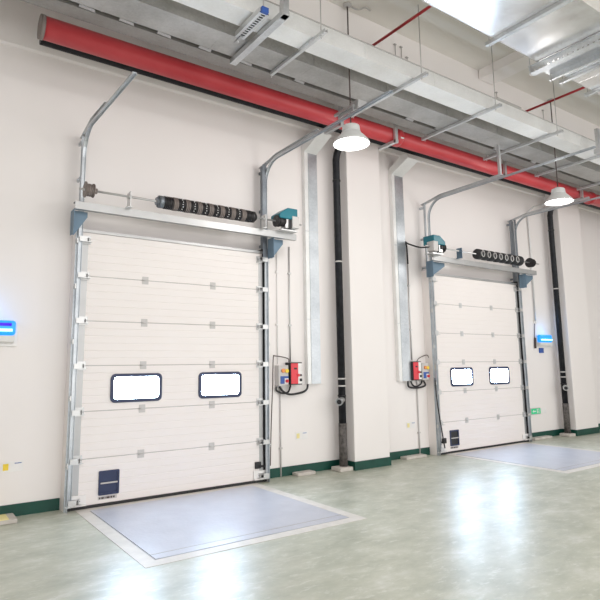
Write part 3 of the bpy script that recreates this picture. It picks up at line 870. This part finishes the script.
for x in (4.41, 9.13):
    d = bpy.data.lights.new('pendant_light', 'POINT'); d.energy = 26; d.shadow_soft_size = .2; d.color = (1, .97, .94)
    o = bpy.data.objects.new('pendant_light', d); o.location = (x, -1.865, LZ-.25); C.objects.link(o)

# ------------------------------------------------------------------ blue insect lamps
def uv_lamp(xa, xb, z0, label, tubes=2):
    t = thing('insect_lamp', ((xa+xb)/2, WY, z0), label, 'lamp')
    g = NB(); box(g, xa-.0, xb+.03, WY-.03, WY-.001, z0-.12, z0+.12); obj('back_plate', g, 'white', t, .006)
    g = NB(); box(g, xa, xb, WY-.115, WY-.03, z0, z0+.165)
    obj('glow_housing', g, 'uv', t, .03)
    g = NB(); tube(g, [(xa+.03, WY-.122, z0+.055), (xb-.04, WY-.122, z0+.055)], .015, 12); obj('light_tube', g, 'uvtube', t)
    if tubes > 1:
        g = NB(); tube(g, [(xa+.03, WY-.12, z0+.118), (xb-.05, WY-.12, z0+.118)], .018, 12); obj('light_tube', g, 'uvdark', t)
    g = NB(); prism(g, [(WY-.03, z0-.005), (WY-.13, z0-.005), (WY-.10, z0-.07), (WY-.03, z0-.09)], 'x', xa, xb-.01); obj('catch_tray', g, 'white', t, .004)
    return t
uv_lamp(.42, 1.03, 1.965, 'blue glowing insect lamp at the left edge of the picture')
uv_lamp(11.42, 11.90, 2.03, 'blue glowing insect lamp on the wall right of the far door', 1)
for xx, zz in ((.72, 2.06), (11.66, 2.12)):
    d = bpy.data.lights.new('blue_tube_light', 'POINT'); d.energy = 1.6; d.shadow_soft_size = .06; d.color = (.12, .45, 1)
    o = bpy.data.objects.new('blue_tube_light', d); o.location = (xx, -.06, zz+.16); C.objects.link(o)
g = NB(); box(g, 11.51, 11.66, WY-.03, WY-.001, 1.80, 1.91); tag(obj('wall_socket', g, 'bluebtn', bevel=.004), 'small dark blue socket below the right blue lamp', 'socket')
t = thing('cable_gland', (11.36, WY-.03, 2.0), 'small dark plug and cord left of the right blue lamp', 'plug')
g = NB(); tube(g, [(11.41, WY-.02, 2.49), (11.38, WY-.02, 2.3), (11.36, WY-.02, 2.13)], .008, 8); obj('cord', g, 'cable', t)
g = NB(); tube(g, [(11.36, WY-.03, 2.13), (11.34, WY-.03, 1.90)], .022, 10); obj('plug_body', g, 'cable', t)

# ------------------------------------------------------------------ small wall items
t = thing('exit_sign', (11.18, WY, .50), 'small green exit sign low on the wall right of the far door', 'sign')
g = NB(); box(g, 11.0, 11.36, WY-.03, WY-.001, .50, .635); obj('sign_case', g, 'greyplastic', t, .004)
g = NB(); box(g, 11.012, 11.348, WY-.034, WY-.030, .512, .623); sf = obj('sign_face', g, 'greenlabel', t)
g = NB()   # running figure, doorway and arrow
ys0, ys1 = WY-.037, WY-.034
box(g, 11.21, 11.225, ys0, ys1, .525, .61); box(g, 11.21, 11.30, ys0, ys1, .602, .61); box(g, 11.29, 11.30, ys0, ys1, .525, .61)
prism(g, [(11.238, .598), (11.252, .603), (11.262, .595), (11.255, .585), (11.242, .586)], 'y', ys0, ys1)
prism(g, [(11.235, .583), (11.255, .583), (11.262, .555), (11.28, .535), (11.272, .528), (11.25, .548), (11.235, .528), (11.226, .532), (11.242, .556)], 'y', ys0, ys1)
prism(g, [(11.05, .567), (11.09, .600), (11.09, .578), (11.17, .578), (11.17, .556), (11.09, .556), (11.09, .534)], 'y', ys0, ys1)
obj('sign_symbols', g, 'white', sf)
def socket(x, z, lb, col='yellowpale'):
    t = thing('wall_socket', (x, WY, z), lb, 'socket')
    g = NB(); box(g, x-.10, x+.12, WY-.006, WY-.001, z-.055, z+.055); obj('face_plate', g, 'white', t, .002)
    g = NB(); box(g, x-.085, x-.03, WY-.012, WY-.006, z-.035, z+.035); obj('yellow_insert', g, col, t, .002)
    g = NB(); box(g, x+.03, x+.10, WY-.009, WY-.006, z+.03, z+.038); obj('blue_print', g, 'bluebtn', t)
socket(1.08, .53, 'white wall socket with a yellow insert low on the wall left of the near door', 'yellow')
socket(5.02, .55, 'pale wall socket low on the wall between near door and black pipe')
socket(7.38, .54, 'pale wall socket low on the wall between the pillar and the far door')
g = NB(); box(g, 11.44, 11.62, WY-.006, WY-.001, .50, .62); tag(obj('wall_plate', g, 'white', bevel=.002), 'blank white plate right of the green exit sign', 'plate')

# ledge blocks on the floor against the wall
for k, (xa, xb, lb, top) in enumerate(((-.4, 1.12, 'yellow topped kerb block on the floor at the left edge', 'yellowpale'),
        (4.84, 5.16, 'small concrete block on the floor between near door and black pipe', None),
        (7.08, 7.58, 'small concrete block on the floor left of the far door', None),
        (10.86, 11.5, 'small concrete block on the floor right of the far door', None))):
    t = thing('floor_block', ((xa+xb)/2, 0, 0), lb, 'block')
    ya = -.02 if k else -.16
    g = NB(); box(g, xa, xb, ya, WY-.016, 0, .045); obj('block_body', g, 'concrete', t, .008)
    if top:
        g = NB(); box(g, xa, xb-.08, ya-.0, WY-.06, .0455, .052); obj('yellow_top', g, top, t)

# ------------------------------------------------------------------ dock levellers
def leveller(xa, xb, label):
    t = thing('dock_leveller', ((xa+xb)/2, -1.15, 0), label, 'dock leveller')
    g = NB(); box(g, xa, xb, -2.10, -.14, .001, .008); obj('deck_plate', g, 'plate', t)
    g = NB(); box(g, xa, xb, -1.985, -1.975, .008, .0095); obj('lip_hinge_line', g, 'seam', t)
    wd = .14
    g = NB(); box(g, xa-wd, xa-.012, -2.10-wd, -.02, .0005, .004); box(g, xb+.012, xb+wd, -2.10-wd, -.02, .0005, .004)
    box(g, xa-.012, xb+.012, -2.10-wd, -2.112, .0005, .004); box(g, xa-.012, xb+.012, -.13, -.02, .0005, .004)
    obj('kerb_frame', g, 'concrete_pale', t)
    g = NB(); box(g, xa-.012, xa, -2.112, -.14, .0005, .003); box(g, xb, xb+.012, -2.112, -.14, .0005, .003); box(g, xa, xb, -2.112, -2.10, .0005, .003)
    obj('gap_seal', g, 'seam', t)
    return t
M['concrete_pale'] = plain('worn_cream_concrete', (.70, .66, .61), .45, var=.08, scale=7)
leveller(1.87, 3.99, 'lavender grey steel dock leveller in the floor before the near door')
leveller(8.19, 10.33, 'lavender grey steel dock leveller in the floor before the far door')
